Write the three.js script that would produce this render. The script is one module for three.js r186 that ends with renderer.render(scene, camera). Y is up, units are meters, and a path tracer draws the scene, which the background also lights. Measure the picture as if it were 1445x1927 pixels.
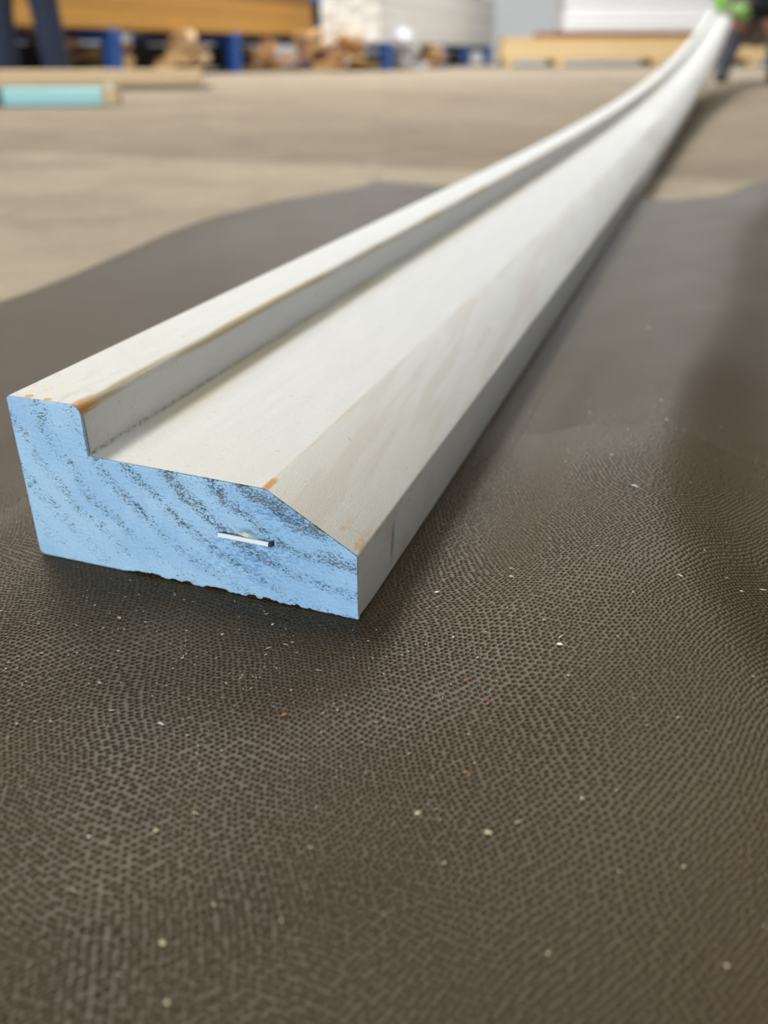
import * as THREE from 'three';
import { RoundedBoxGeometry } from 'three/addons/geometries/RoundedBoxGeometry.js';
import { MarchingCubes } from 'three/addons/objects/MarchingCubes.js';
import { mergeGeometries, mergeVertices, toCreasedNormals } from 'three/addons/utils/BufferGeometryUtils.js';
import { RectAreaLightUniformsLib } from 'three/addons/lights/RectAreaLightUniformsLib.js';

// ------------------------------------------------------------------ camera, sky, lights, exposure
const scene = new THREE.Scene();
const camera = new THREE.PerspectiveCamera(61.86, 1445 / 1927, 0.02, 200);
camera.position.set(0, 0.1806, 0);
camera.rotation.set(-0.49275, 0, -0.0028, 'YXZ');
camera.focus = 0.306;                       // the near nose corner of the board
camera.userData.fStop = 6.3;                // 29 mm of lens: an opening of 4.6 mm, as a phone has
scene.add(camera);

scene.background = new THREE.Color(0.80, 0.91, 1.0);   // overcast daylight beyond the open roller door
scene.backgroundIntensity = 6.6;

const renderer = new THREE.WebGLRenderer({ antialias: true });
renderer.toneMapping = THREE.LinearToneMapping;
renderer.toneMappingExposure = 0.95;
renderer.shadowMap.enabled = true;
RectAreaLightUniformsLib.init();

// translucent skylight panels in the roof: [x, z, width, length, strength]
const ROOM = { x0: -12, x1: 14, z0: -20.5, z1: 8, h: 6.6 };
const WARM = [1.0, 0.965, 0.90], COOL = [0.93, 0.97, 1.0];
const SKYLIGHTS = [
  [-2.4, -4.2, 2.0, 3.6, 16, WARM],
  [-4.2, -9.2, 2.0, 3.0, 12, WARM],
  [-0.4, -10.2, 2.0, 3.0, 26, COOL],
  [3.8, -11.8, 2.0, 3.0, 23, COOL],
];

// ------------------------------------------------------------------ helpers
let seed = 7;
const rnd = () => { seed = (seed * 1664525 + 1013904223) % 4294967296; return seed / 4294967296; };
const rr = (a, b) => a + (b - a) * rnd();
const clamp = (x, a = 0, b = 1) => Math.min(b, Math.max(a, x));
const sstep = (a, b, x) => { const t = clamp((x - a) / (b - a)); return t * t * (3 - 2 * t); };
const mixN = (a, b, t) => a + (b - a) * t;
const names = {};
function numbered(name) { const n = names[name] = (names[name] ?? -1) + 1; return n ? `${name}_${String(n).padStart(3, '0')}` : name; }
function tag(o, label, category, group) { o.userData.label = label; if (category) { o.userData.category = category; o.userData.kind = 'thing'; } if (group) o.userData.group = group; return o; }
function mesh(name, geometry, material, parent = scene) {
  const m = new THREE.Mesh(geometry, material); m.castShadow = m.receiveShadow = true;
  m.name = parent === scene ? numbered(name) : name;
  parent.add(m); return m;
}
function base(name, x = 0, y = 0, z = 0, turn = 0) {
  const g = new THREE.Group(); g.name = numbered(name); g.position.set(x, y, z); g.rotation.y = turn; scene.add(g); return g;
}
function struct(name, geometry, material) { const m = mesh(name, geometry, material); m.userData.kind = 'structure'; return m; }
const bx = (w, h, d, x = 0, y = 0, z = 0) => new THREE.BoxGeometry(w, h, d).translate(x, y, z);
const rbx = (w, h, d, r, x = 0, y = 0, z = 0) => new RoundedBoxGeometry(w, h, d, 2, r).translate(x, y, z);

// value noise on a hashed lattice
const HASH = new Float32Array(65536); for (let i = 0; i < 65536; i++) HASH[i] = rnd();
const hsh = (i, j) => HASH[((i * 73 + j * 19349 + (i * j & 255) * 31) & 65535)];
function noise(x, y) {
  const i = Math.floor(x), j = Math.floor(y); let u = x - i, v = y - j; u = u * u * (3 - 2 * u); v = v * v * (3 - 2 * v);
  const a = hsh(i, j), b = hsh(i + 1, j), c = hsh(i, j + 1), d = hsh(i + 1, j + 1);
  return a + (b - a) * u + (c - a) * v + (a - b - c + d) * u * v;
}
const fbm = (x, y, n = 3) => { let s = 0, a = 0.5, t = 0; for (let k = 0; k < n; k++) { s += a * noise(x, y); t += a; x = x * 2.03 + 17.3; y = y * 2.03 + 5.7; a *= 0.5; } return s / t; };
function dataTexture(w, h, fill, srgb, repeat = true) {
  const d = new Uint8Array(w * h * 4), c = [0, 0, 0];
  for (let j = 0; j < h; j++) for (let i = 0; i < w; i++) {
    fill(c, (i + 0.5) / w, (j + 0.5) / h, i, j);
    const k = (j * w + i) * 4;
    for (let q = 0; q < 3; q++) { let v = clamp(c[q]); if (srgb) v = v <= 0.0031308 ? v * 12.92 : 1.055 * Math.pow(v, 1 / 2.4) - 0.055; d[k + q] = Math.round(v * 255); }
    d[k + 3] = 255;
  }
  const t = new THREE.DataTexture(d, w, h); t.magFilter = THREE.LinearFilter; t.minFilter = THREE.LinearMipmapLinearFilter; t.generateMipmaps = true;
  t.wrapS = t.wrapT = repeat ? THREE.RepeatWrapping : THREE.ClampToEdgeWrapping; if (srgb) t.colorSpace = THREE.SRGBColorSpace; t.needsUpdate = true; return t;
}
const set3 = (c, r, g, b) => { c[0] = r; c[1] = g; c[2] = b; };
const mix3 = (c, r, g, b, t) => { c[0] += (r - c[0]) * t; c[1] += (g - c[1]) * t; c[2] += (b - c[2]) * t; };
const lin = (r, g, b) => new THREE.Color().setRGB(r, g, b);
const std = (r, g, b, roughness = 0.7, more = {}) => new THREE.MeshStandardMaterial({ color: lin(r, g, b), roughness, ...more });

// board axes: x across the profile, -z along the board, origin at the near lower back corner
const TURN = -0.3468, BOARD = new THREE.Vector3(-0.1407, 0, -0.3019);
const onBoard = (x, y, z) => new THREE.Vector3(x, y, z).applyAxisAngle(new THREE.Vector3(0, 1, 0), TURN).add(BOARD);

// ------------------------------------------------------------------ shared materials
const grainTex = dataTexture(512, 512, (c, u, v) => {            // sawn timber: grain along u
  const w = noise(u * 5, v * 9), g = fbm(u * 10, v * 130 + w * 6, 3), f = noise(u * 60, v * 420);
  const t = 0.80 + 0.20 * g - 0.07 * f; set3(c, t, t * (0.97 + 0.03 * g), t * (0.93 + 0.07 * g));
}, false);
const wood = (r, g, b) => std(r, g, b, 0.75, { map: grainTex });
const M = {
  pine: [wood(0.66, 0.42, 0.19), wood(0.72, 0.48, 0.24), wood(0.58, 0.33, 0.13), wood(0.74, 0.54, 0.32), wood(0.50, 0.26, 0.10)],
  honey: [wood(0.62, 0.33, 0.07), wood(0.58, 0.30, 0.065), wood(0.66, 0.36, 0.085)],
  brownBeam: wood(0.30, 0.14, 0.045),
  paleBeam: [wood(0.80, 0.58, 0.29), wood(0.78, 0.55, 0.26), wood(0.84, 0.62, 0.33)],
  redBoard: wood(0.30, 0.085, 0.035),
  plank: wood(0.88, 0.67, 0.42), plankDark: wood(0.40, 0.31, 0.22),
  white: [std(0.86, 0.84, 0.80, 0.6), std(0.80, 0.78, 0.74, 0.6), std(0.88, 0.86, 0.83, 0.6)],
  wrap: new THREE.MeshPhysicalMaterial({ color: lin(0.80, 0.79, 0.80), roughness: 0.35, clearcoat: 0.4 }),
  wrapLine: std(0.25, 0.24, 0.22, 0.7),
  blue: std(0.015, 0.09, 0.36, 0.45),
  navySteel: std(0.012, 0.016, 0.04, 0.5),
  cyan: new THREE.MeshPhysicalMaterial({ color: lin(0.42, 0.80, 0.82), roughness: 0.4, clearcoat: 0.3 }), teal: std(0.03, 0.10, 0.10, 0.5),
  silver: new THREE.MeshPhysicalMaterial({ color: lin(0.66, 0.66, 0.70), roughness: 0.3, clearcoat: 0.6 }),
  bareWood: wood(0.62, 0.33, 0.10),
  denim: std(0.030, 0.042, 0.085, 0.9), greySock: std(0.14, 0.15, 0.20, 0.95), shorts: std(0.27, 0.215, 0.195, 0.95), blackShirt: std(0.010, 0.011, 0.014, 0.9),
  shoe: std(0.03, 0.032, 0.04, 0.6), shoeGrey: std(0.055, 0.06, 0.065, 0.7), skin: std(0.62, 0.30, 0.22, 0.55), glove: std(0.26, 0.52, 0.10, 0.6), hair: std(0.03, 0.018, 0.01, 0.7), sole: std(0.02, 0.02, 0.02, 0.9),
};

// ------------------------------------------------------------------ the setting
{
  const wallMat = std(0.40, 0.41, 0.42, 0.6), roofMat = std(0.30, 0.29, 0.28, 0.8);
  const { x0, x1, z0, z1, h } = ROOM, w = x1 - x0, d = z1 - z0, cx = (x0 + x1) / 2, cz = (z0 + z1) / 2;
  struct('wall_back', bx(w, h, 0.2, cx, h / 2, z0 - 0.1), std(0.82, 0.84, 0.86, 0.6));
  struct('wall_left', bx(0.2, h, d, x0 - 0.1, h / 2, cz), wallMat);
  struct('wall_right', bx(0.2, h, d, x1 + 0.1, h / 2, cz), std(0.75, 0.75, 0.74, 0.6));
  // front wall behind the photographer, with an open roller door
  const D0 = -8.3, D1 = 0.9, DH = 5.2;
  struct('wall_front', mergeGeometries([bx(D0 - x0, h, 0.2, (x0 + D0) / 2, h / 2, z1 + 0.1), bx(x1 - D1, h, 0.2, (D1 + x1) / 2, h / 2, z1 + 0.1), bx(D1 - D0, h - DH, 0.2, (D0 + D1) / 2, (h + DH) / 2, z1 + 0.1)]), wallMat);
  struct('ceiling', bx(w, 0.2, d, cx, h + 0.1, cz), roofMat);

  const concrete = dataTexture(1024, 1024, (c, u, v) => {
    const big = fbm(u * 5, v * 5, 4), mid = fbm(u * 30 + 3, v * 30, 3), fine = noise(u * 300, v * 300), st = sstep(0.62, 0.75, fbm(u * 9 + 40, v * 9, 3));
    const t = 0.84 + 0.28 * (big - 0.5) + 0.22 * (mid - 0.5) + 0.10 * (fine - 0.5) - 0.10 * st; set3(c, t, t * (0.985 + 0.03 * (mid - .5)), t * 0.97);
  }, false);
  concrete.repeat.set(1 / 2.6, 1 / 2.6);
  const rough = dataTexture(512, 512, (c, u, v) => { const t = fbm(u * 24, v * 24, 4); set3(c, t, 0.55 + 0.5 * t, t); }, false); rough.repeat.set(1 / 1.3, 1 / 1.3);
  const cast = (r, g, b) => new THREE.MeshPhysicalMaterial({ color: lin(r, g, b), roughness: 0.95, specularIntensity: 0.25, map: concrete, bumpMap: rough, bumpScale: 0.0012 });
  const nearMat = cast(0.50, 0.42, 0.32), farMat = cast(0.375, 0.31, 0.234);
  const floor = new THREE.Group(); floor.name = 'floor'; floor.userData.kind = 'structure'; scene.add(floor);
  // two cast slabs with a sawn joint between them, square to the board
  const p = onBoard(0, 0, -1.36), G = 0.003, Y = -0.004, e = 0.2;
  const slab = (pts) => { const sh = new THREE.Shape(pts.map(([x, z]) => new THREE.Vector2(x, -z))); const g = new THREE.ExtrudeGeometry(sh, { depth: 0.15, bevelEnabled: false }); g.rotateX(-Math.PI / 2); g.translate(0, Y - 0.15, 0); return g; };
  const dirx = onBoard(1, 0, -1.36).sub(p), zAt = (x) => p.z + (x - p.x) * dirx.z / dirx.x;
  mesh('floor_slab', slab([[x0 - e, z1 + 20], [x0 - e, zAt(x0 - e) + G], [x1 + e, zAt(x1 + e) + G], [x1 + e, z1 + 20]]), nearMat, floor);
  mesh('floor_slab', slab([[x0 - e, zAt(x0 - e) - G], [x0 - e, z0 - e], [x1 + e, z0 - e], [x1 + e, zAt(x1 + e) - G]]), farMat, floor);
}
// skylights
{
  const lens = std(0.9, 0.9, 0.88, 0.6, { emissive: lin(1, 1, 0.97), emissiveIntensity: 3 }), frameMat = std(0.7, 0.7, 0.7, 0.5);
  const WORD = ['left of the long board', 'before the honey beams', 'before the white mouldings', 'before the wrapped packs'];
  SKYLIGHTS.forEach(([x, z, w, l, k, c], i) => {
    const g = base('skylight_panel', x, ROOM.h - 0.08, z);
    mesh('diffuser', bx(w, 0.02, l, 0, 0.03, 0), lens, g);
    mesh('frame', mergeGeometries([bx(0.06, 0.08, l + 0.12, -w / 2 - 0.03, 0.04, 0), bx(0.06, 0.08, l + 0.12, w / 2 + 0.03, 0.04, 0), bx(w, 0.08, 0.06, 0, 0.04, -l / 2 - 0.03), bx(w, 0.08, 0.06, 0, 0.04, l / 2 + 0.03)]), frameMat, g);
    tag(g, `glowing skylight panel in the roof ${WORD[i]}`, 'skylight');
    const L = new THREE.RectAreaLight(lin(...c), k, w, l); L.name = 'skylight_light'; L.position.set(x, ROOM.h - 0.075, z); L.rotation.x = -Math.PI / 2; scene.add(L);
  });
}

// ------------------------------------------------------------------ the dimpled rubber mat
const ridge = (x, z) => {                                    // a fold that runs along the right of the mat
  const xc = 0.242 + 0.075 * sstep(-0.45, -1.2, z) + 0.05 * sstep(-0.1, 0.1, z) + 0.012 * Math.sin(z * 9), on = sstep(0.17, -0.02, z) * mixN(1, 0.4, sstep(-0.22, -0.5, z)), d = x - xc;
  return on * 0.015 * (d < 0 ? Math.exp(-(d * d) / 0.0045) : Math.exp(-(d * d) / 0.0014));
};
const matY = (x, z) => {
  if (x > -0.03 && x < 0.16 && z < 0.01) return 0;
  const away = sstep(0.155, 0.21, x) + sstep(-0.04, -0.15, x) + sstep(0.02, 0.12, z);
  let y = ridge(x, z) * sstep(0.15, 0.2, x);
  y += 0.0022 * clamp(away) * (fbm(x * 9 + 4, z * 9 + 2, 2) - 0.35);
  y += 0.010 * sstep(0.22, 0.31, x) * sstep(-0.95, -1.2, z);  // lifted far corner
  y += 0.006 * sstep(-0.2, -0.31, x) * sstep(-0.25, -0.5, z) * (0.5 + 0.5 * Math.sin(z * 8));
  return Math.max(0, y);
};
{
  const P = 0.4, cols = 208, rows = 240, N = 2048, TAU = Math.PI * 2;   // one 0.4 m tile of 1.9 mm dimples in swirling rows
  const warp = (u, v) => [
    (0.0030 * Math.sin(TAU * (3 * u + 2 * v) + 1.0) + 0.0009 * Math.sin(TAU * (7 * v - 4 * u) + 2.2) + 0.00035 * Math.sin(TAU * (11 * u + 6 * v) + .4)) / P,
    (0.0030 * Math.sin(TAU * (4 * u - 3 * v) + 0.3) + 0.0009 * Math.sin(TAU * (8 * u + 5 * v) + 4.2) + 0.00035 * Math.sin(TAU * (9 * v - 7 * u) + 3.0)) / P];
  const relief = (u, v) => {                                 // 1 on the lands, 0 at the bottom of a dimple
    const [du, dv] = warp(u, v), x = (u + du + 2) * cols, y = (v + dv + 2) * rows; let best = 9;
    for (let q = -1; q <= 1; q++) {
      const r = Math.floor(y) + q, off = (r & 1) * 0.5, k0 = Math.floor(x - off);
      for (let k = k0; k <= k0 + 1; k++) {
        const a = ((k % cols) + cols) % cols, b = ((r % rows) + rows) % rows;
        const jx = (hsh(a, b) - 0.5) * 0.33, jy = (hsh(a + 97, b + 31) - 0.5) * 0.33;
        const dx = x - off - k - 0.5 + jx, dy = (y - r - 0.5 + jy) * 0.866, d = dx * dx + dy * dy; if (d < best) best = d;
      }
    }
    return sstep(0.19, 0.33, Math.sqrt(best));
  };
  const holes = dataTexture(N, N, (c, u, v) => { const h = relief(u, v); set3(c, h, h, h); }, false);
  const dust = dataTexture(1024, 1024, (c, u, v) => {
    const b = fbm(u * 7, v * 7, 4), s = sstep(0.55, 0.8, fbm(u * 16 + 9, v * 16, 4)), f = sstep(0.72, 0.85, noise(u * 420, v * 420)) * s;
    const t = 0.80 + 0.30 * (b - 0.5); set3(c, t, t * 0.985, t * 0.96); mix3(c, 1.0, 0.98, 0.94, 0.30 * s + 0.5 * f);
  }, false);
  holes.repeat.set(1 / P, 1 / P); dust.repeat.set(1 / 0.9, 1 / 0.9);
  const look = { map: dust }, matNear = new THREE.MeshPhysicalMaterial({ color: lin(0.094, 0.064, 0.029), roughness: 0.45, specularIntensity: 0.75, ...look }), matFar = new THREE.MeshPhysicalMaterial({ color: lin(0.094, 0.064, 0.029), roughness: 0.45, specularIntensity: 0.75, ...look, bumpMap: holes, bumpScale: 0.0004 });
  // outline on the floor in board axes: the far and left edges wander
  const xl = (z) => -0.305 - 0.022 * sstep(-0.35, -0.8, z) + 0.055 * sstep(-0.86, -1.1, z) + 0.006 * Math.sin(z * 11), zf = (x) => -1.115 + 0.045 * sstep(-0.1, 0.13, x) - 0.035 * sstep(0.17, 0.25, x) - 0.09 * sstep(0.24, 0.31, x);
  // dimples are real hollows where they can be told apart, relief of the material farther off
  const FX = [-0.04, 0.30], FZ = [-0.185, 0.168], STEP = 0.00034, DEEP = 0.00054;
  const line = (a, f0, f1, b, n0, n1) => { const o = []; for (let i = 0; i < n0; i++) o.push(mixN(a, f0, i / n0)); const n = Math.round((f1 - f0) / STEP); for (let i = 0; i < n; i++) o.push(mixN(f0, f1, i / n)); for (let i = 0; i <= n1; i++) o.push(mixN(f1, b, i / n1)); return o; };
  const XS = line(-0.305, FX[0], FX[1], 0.62, 46, 34), ZS = line(-1.115, FZ[0], FZ[1], 0.5, 110, 30), nx = XS.length, nz = ZS.length;
  const fade = (x, z) => mixN(0.55, 1, sstep(FZ[0], -0.10, z) * sstep(FX[0], -0.015, x));
  const pos = new Float32Array(nx * nz * 3), uv = new Float32Array(nx * nz * 2), near = [], far = [];
  const inside = (x, z) => x > FX[0] - 1e-7 && x < FX[1] + 1e-7 && z > FZ[0] - 1e-7 && z < FZ[1] + 1e-7;
  for (let j = 0; j < nz; j++) for (let i = 0; i < nx; i++) {
    let x = XS[i], z = ZS[j]; const k = j * nx + i, fine = inside(x, z);
    if (x < -0.1) x = mixN(xl(z), -0.1, (x + 0.305) / 0.205);
    if (z < -0.7) z = mixN(zf(x), -0.7, (z + 1.115) / 0.415);
    const covered = x > 0.004 && x < 0.136 && z < -0.006;
    pos[k * 3] = x; pos[k * 3 + 1] = matY(x, z) - (fine && !covered ? DEEP * fade(x, z) * (1 - relief(x / P, -z / P)) : 0); pos[k * 3 + 2] = z; uv[k * 2] = x; uv[k * 2 + 1] = -z;
  }
  for (let j = 0; j < nz - 1; j++) for (let i = 0; i < nx - 1; i++) { const a = j * nx + i, b = a + nx; (inside(XS[i], ZS[j]) && inside(XS[i + 1], ZS[j + 1]) ? near : far).push(a, b, a + 1, b, b + 1, a + 1); }
  // the rolled down edge all round gives the sheet its thickness
  const rim = [], P0 = []; for (let i = 0; i < nx; i++) rim.push(i); for (let j = 1; j < nz; j++) rim.push(j * nx + nx - 1); for (let i = nx - 2; i >= 0; i--) rim.push((nz - 1) * nx + i); for (let j = nz - 2; j > 0; j--) rim.push(j * nx);
  const n0 = nx * nz, all = new Float32Array((n0 + rim.length) * 3), allUv = new Float32Array((n0 + rim.length) * 2); all.set(pos); allUv.set(uv); void P0;
  rim.forEach((k, i) => { all.set([pos[k * 3], pos[k * 3 + 1] - 0.0036, pos[k * 3 + 2]], (n0 + i) * 3); allUv.set([uv[k * 2], uv[k * 2 + 1]], (n0 + i) * 2); const q = (i + 1) % rim.length; far.push(k, rim[q], n0 + i, rim[q], n0 + q, n0 + i); });
  const g = new THREE.BufferGeometry(); g.setAttribute('position', new THREE.BufferAttribute(all, 3)); g.setAttribute('uv', new THREE.BufferAttribute(allUv, 2));
  const index = new Uint32Array(near.length + far.length); index.set(near); index.set(far, near.length); g.setIndex(new THREE.BufferAttribute(index, 1));
  g.addGroup(0, near.length, 0); g.addGroup(near.length, far.length, 1); g.computeVertexNormals();
  const m = mesh('rubber_mat', g, [matNear, matFar]); m.position.copy(BOARD); m.rotation.y = TURN;
  tag(m, 'dark brown rubber mat with tiny dimples lying wavy under the primed board', 'mat');
}

// ------------------------------------------------------------------ the long primed sill board
const PROFILE = { W: 0.14, h1: 0.0687, w1: 0.0329, h2: 0.0488, w2: 0.1059, h3: 0.0473, h4: 0.0269 };
const END = 6.2;
const lift = (s) => 0.335 * Math.pow(clamp((s - 0.55) / (END - 0.55)), 2.1), sway = (s) => 0.058 * Math.pow(s / END, 2);
{
  const { W, h1, w1, h2, w2, h3, h4 } = PROFILE;
  const corners = [[0, 0, 0.003], [0, h1, 0.0018], [w1, h1, 0.0042], [w1, h2, -0.0008], [w2, h3, 0.0012], [W, h4, 0.0006], [W, 0, 0.0006]];
  const outline = [];                                       // [x, y] with every corner rounded
  corners.forEach(([x, y, r], i) => {
    const a = corners[(i + 6) % 7], b = corners[(i + 1) % 7], R = Math.abs(r);
    const ua = [a[0] - x, a[1] - y], ub = [b[0] - x, b[1] - y], la = Math.hypot(...ua), lb = Math.hypot(...ub), n = R > 0.001 ? 7 : 3;
    for (let k = 0; k <= n; k++) { const t = k / n, A = (1 - t) * (1 - t), B = t * t; outline.push([x + (A * ua[0] / la + B * ub[0] / lb) * R, y + (A * ua[1] / la + B * ub[1] / lb) * R]); }
  });
  const cum = [0]; for (let i = 1; i <= outline.length; i++) { const a = outline[i - 1], b = outline[i % outline.length]; cum.push(cum[i - 1] + Math.hypot(a[0] - b[0], a[1] - b[1])); }
  const PER = cum[outline.length], S0 = 0.4, uOf = (s) => 1 - Math.exp(-s / S0);
  const stations = []; for (let i = 0; i <= 90; i++) { const t = i / 90; stations.push(-0.0003 + (END + 0.0003) * Math.pow(t, 1.8)); }
  const pos = [], uv = [], uv1 = [], idx = [], n = outline.length;
  for (const s of stations) for (let i = 0; i <= n; i++) { const [x, y] = outline[i % n]; pos.push(x + sway(s), y + lift(s) + (y < 0.002 ? 0.0020 * sstep(0.012, 0.001, s) * mixN(1, 0.45, x / W) : 0), -s); uv.push(uOf(Math.max(0, s)), cum[i] / PER); uv1.push(s, cum[i]); }
  for (let j = 0; j < stations.length - 1; j++) for (let i = 0; i < n; i++) { const a = j * (n + 1) + i, b = a + n + 1; idx.push(a, a + 1, b + 1, a, b + 1, b); }
  let g = new THREE.BufferGeometry(); g.setAttribute('position', new THREE.Float32BufferAttribute(pos, 3)); g.setAttribute('uv', new THREE.Float32BufferAttribute(uv, 2)); g.setAttribute('uv1', new THREE.Float32BufferAttribute(uv1, 2)); g.setIndex(idx);
  g = toCreasedNormals(g, 0.42);
  // far end cap
  const cap = new THREE.ShapeGeometry(new THREE.Shape(outline.map(([x, y]) => new THREE.Vector2(x, y)))); cap.rotateY(Math.PI); cap.scale(-1, 1, 1);
  const capI = cap.index.array; for (let i = 0; i < capI.length; i += 3) { const t = capI[i]; capI[i] = capI[i + 1]; capI[i + 1] = t; }
  cap.computeVertexNormals(); cap.translate(sway(END), lift(END), -END); cap.setAttribute('uv1', cap.attributes.uv.clone());

  const arc = (k) => cum[corners.slice(0, k).reduce((q, c) => q + (Math.abs(c[2]) > 0.001 ? 8 : 4), 0)] + Math.abs(corners[k][2]) * 0.8;   // where corner k sits on the way round
  const vB = arc(2), vC = arc(3), vD = arc(4), vE = arc(5), vF = arc(6);
  const paint = dataTexture(2048, 1024, (c, u, v) => {
    const s = -S0 * Math.log(Math.max(1e-4, 1 - u)), p = v * PER;
    const near = Math.exp(-s / 0.16), blot = fbm(s * 22, p * 60, 3), fine = noise(s * 900, p * 900);
    set3(c, 0.80, 0.80, 0.785); mix3(c, 0.80, 0.76, 0.66, 0.55 * near + 0.18 * (blot - 0.4));
    const k = 1 - 0.03 * (fine - 0.5) - 0.07 * (fbm(s * 40 + 9, p * 260, 3) - 0.5); c[0] *= k; c[1] *= k; c[2] *= k;
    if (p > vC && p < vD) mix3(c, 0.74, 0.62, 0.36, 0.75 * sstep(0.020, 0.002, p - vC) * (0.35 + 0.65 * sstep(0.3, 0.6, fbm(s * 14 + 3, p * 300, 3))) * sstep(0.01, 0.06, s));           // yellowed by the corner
    if (p > vD - 0.001 && p < vE) { mix3(c, 0.62, 0.56, 0.45, 0.30 * sstep(0.42, 0.7, fbm(s * 16, p * 190 + s * 400 * 0.04, 3)) + 0.42 * near); }
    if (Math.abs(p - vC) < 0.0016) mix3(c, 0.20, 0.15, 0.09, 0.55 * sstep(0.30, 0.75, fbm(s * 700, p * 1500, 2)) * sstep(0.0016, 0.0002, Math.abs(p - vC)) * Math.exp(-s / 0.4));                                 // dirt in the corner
    const lipW = 0.0036, dB = Math.abs(p - vB);                                                                                                   // worn rounded lip
    mix3(c, 0.62, 0.48, 0.22, 0.8 * sstep(lipW, 0.0012, dB) * (0.25 + 0.75 * sstep(0.35, 0.6, fbm(s * 25 + 30, p * 400, 2))));
    mix3(c, 0.70, 0.30, 0.055, sstep(0.0042, 0.0022, dB + 0.12 * (s - 0.005) * sstep(0.004, 0.03, s)) * sstep(0.015, 0.006, s + 0.007 * noise(s * 200, p * 1500)));
    mix3(c, 0.66, 0.48, 0.26, 0.6 * sstep(0.0006, 0.0002, Math.abs(p - vD - 0.0002)) * sstep(0.40, 0.58, noise(s * 70 + 2, 3.3)) * Math.exp(-s / 0.12));                                 // bare arris
    mix3(c, 0.66, 0.33, 0.07, sstep(0.0017, 0.0008, Math.abs(p - vD)) * sstep(0.010, 0.0065, s));
    const topA = p - arc(1);                                                                                                                   // chips by the end of the lip
    mix3(c, 0.72, 0.38, 0.10, Math.max(sstep(1, 0.5, Math.hypot((topA - 0.0088) / 0.0022, (s - 0.0016) / 0.0020)), sstep(1, 0.5, Math.hypot((topA - 0.0175) / 0.0022, (s - 0.0012) / 0.0016))));
    mix3(c, 0.55, 0.48, 0.36, 0.35 * sstep(0.55, 0.72, fbm(s * 160, p * 300, 3)) * Math.exp(-s / 0.03) * (p > arc(1) && p < vB ? 1 : 0));
    const eDist = vE - p;                                                                                                                      // rubbed patches by the nose
    if (eDist > 0 && eDist < 0.03) mix3(c, 0.72, 0.45, 0.20, 0.75 * sstep(0.5, 0.62, fbm(s * 210, p * 260 + 7, 3)) * sstep(0.020, 0.004, s) * sstep(0.0005, 0.004, s) * sstep(0.018, 0.006, eDist));
    if (p > vE && p < vF) { mix3(c, 0.60, 0.36, 0.20, 0.5 * sstep(0.52, 0.68, fbm(s * 60 + 11, p * 120, 3)) * Math.exp(-s / 0.05)); mix3(c, 0.16, 0.11, 0.09, 0.55 * sstep(1, 0.3, Math.hypot((s - 0.036 + (p - vE - .015) * .15) / 0.0028, (p - vE - 0.014) / 0.011))); }
    if (noise(s * 640 + 5, p * 640) > 0.972 && s < 0.3) mix3(c, 0.28, 0.26, 0.22, 0.6);                                                                // specks of dirt
  }, true, false);
  const peel = dataTexture(1024, 1024, (c, u, v) => { const t = 0.6 * fbm(u * 128, v * 128, 2) + 0.25 * noise(u * 512, v * 512) + 0.5 * sstep(0.7, 0.9, fbm(u * 40, v * 9, 3)) * 0.4; set3(c, t, t, t); }, false);
  peel.repeat.set(1 / 0.08, 1 / 0.08); peel.channel = 1;
  const primer = std(1, 1, 1, 0.58, { map: paint, bumpMap: peel, bumpScale: 0.00018 });
  const board = base('sill_board', BOARD.x, 0, BOARD.z, TURN);
  tag(board, 'very long white primed timber sill with blue painted end, bowing up to the gloves', 'board');
  const bodyGeo = mergeGeometries([g, cap.toNonIndexed()]);
  tag(mesh('primed_timber', bodyGeo, primer, board), 'off white primed timber sill with a raised lip and a bevelled nose');

  // the sawn end under rough pale blue paint: real pits on a fine grid
  const topAt = (x) => {
    if (x < 0.0018) { const t = 0.0018 - x; return h1 - 0.0018 + Math.sqrt(Math.max(0, 0.0018 ** 2 - t * t)); }
    if (x < w1) { const R = 0.0042, t = x - (w1 - R); return t <= 0 ? h1 : h1 - R + Math.sqrt(Math.max(0, R * R - t * t)); }
    if (x < w2) return mixN(h2, h3, (x - w1) / (w2 - w1));
    return mixN(h3, h4, (x - w2) / (W - w2));
  };
  const botAt = (x) => (x < 0.003 ? 0.003 - Math.sqrt(Math.max(0, 0.003 ** 2 - (0.003 - x) ** 2)) : 0) + 0.0013 * sstep(0.03, 0.06, x) * (0.10 + 0.9 * sstep(0.35, 0.7, fbm(x * 330, 1.5, 3))) * sstep(0.1385, 0.125, x) + 0.0012 * Math.exp(-(((x - 0.052) / 0.006) ** 2));
  const bands = (x, y) => {                                   // porous growth rings, a bowl round a point up and to the right
    const d = Math.hypot(x - 0.150, y - 0.125) + 0.008 * (fbm(x * 60, y * 60, 2) - 0.5) + 0.014 * (noise(x * 22 + 4, y * 26) - 0.5);
    const w = 0.5 + 0.5 * Math.sin(d * 2 * Math.PI / 0.0125 + 1.2);
    return clamp(0.14 + Math.pow(w, 1.3) * (0.35 + 1.15 * fbm(x * 34 + 8, y * 34, 2)));
  };
  const pit = (x, y) => {
    const b = bands(x, y) * mixN(0.75, 1.12, sstep(0, 0.09, x)) * mixN(0.7, 1.1, sstep(0, 0.03, y)) + 0.30 * sstep(0.014, 0.003, topAt(x) - y) * sstep(0.05, 0.09, x);
    const k = 0.62 * fbm(x * 1150, y * 2900 + x * 420, 2) + 0.38 * noise(x * 2900, y * 5200);
    return sstep(0.80 - 0.29 * b, 0.90 - 0.27 * b, k);
  };
  const lump = (x, y) => fbm(x * 900, y * 1300, 3);
  const NX = 460, NY = 230, fp = [], fu = [], fi = [];
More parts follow.
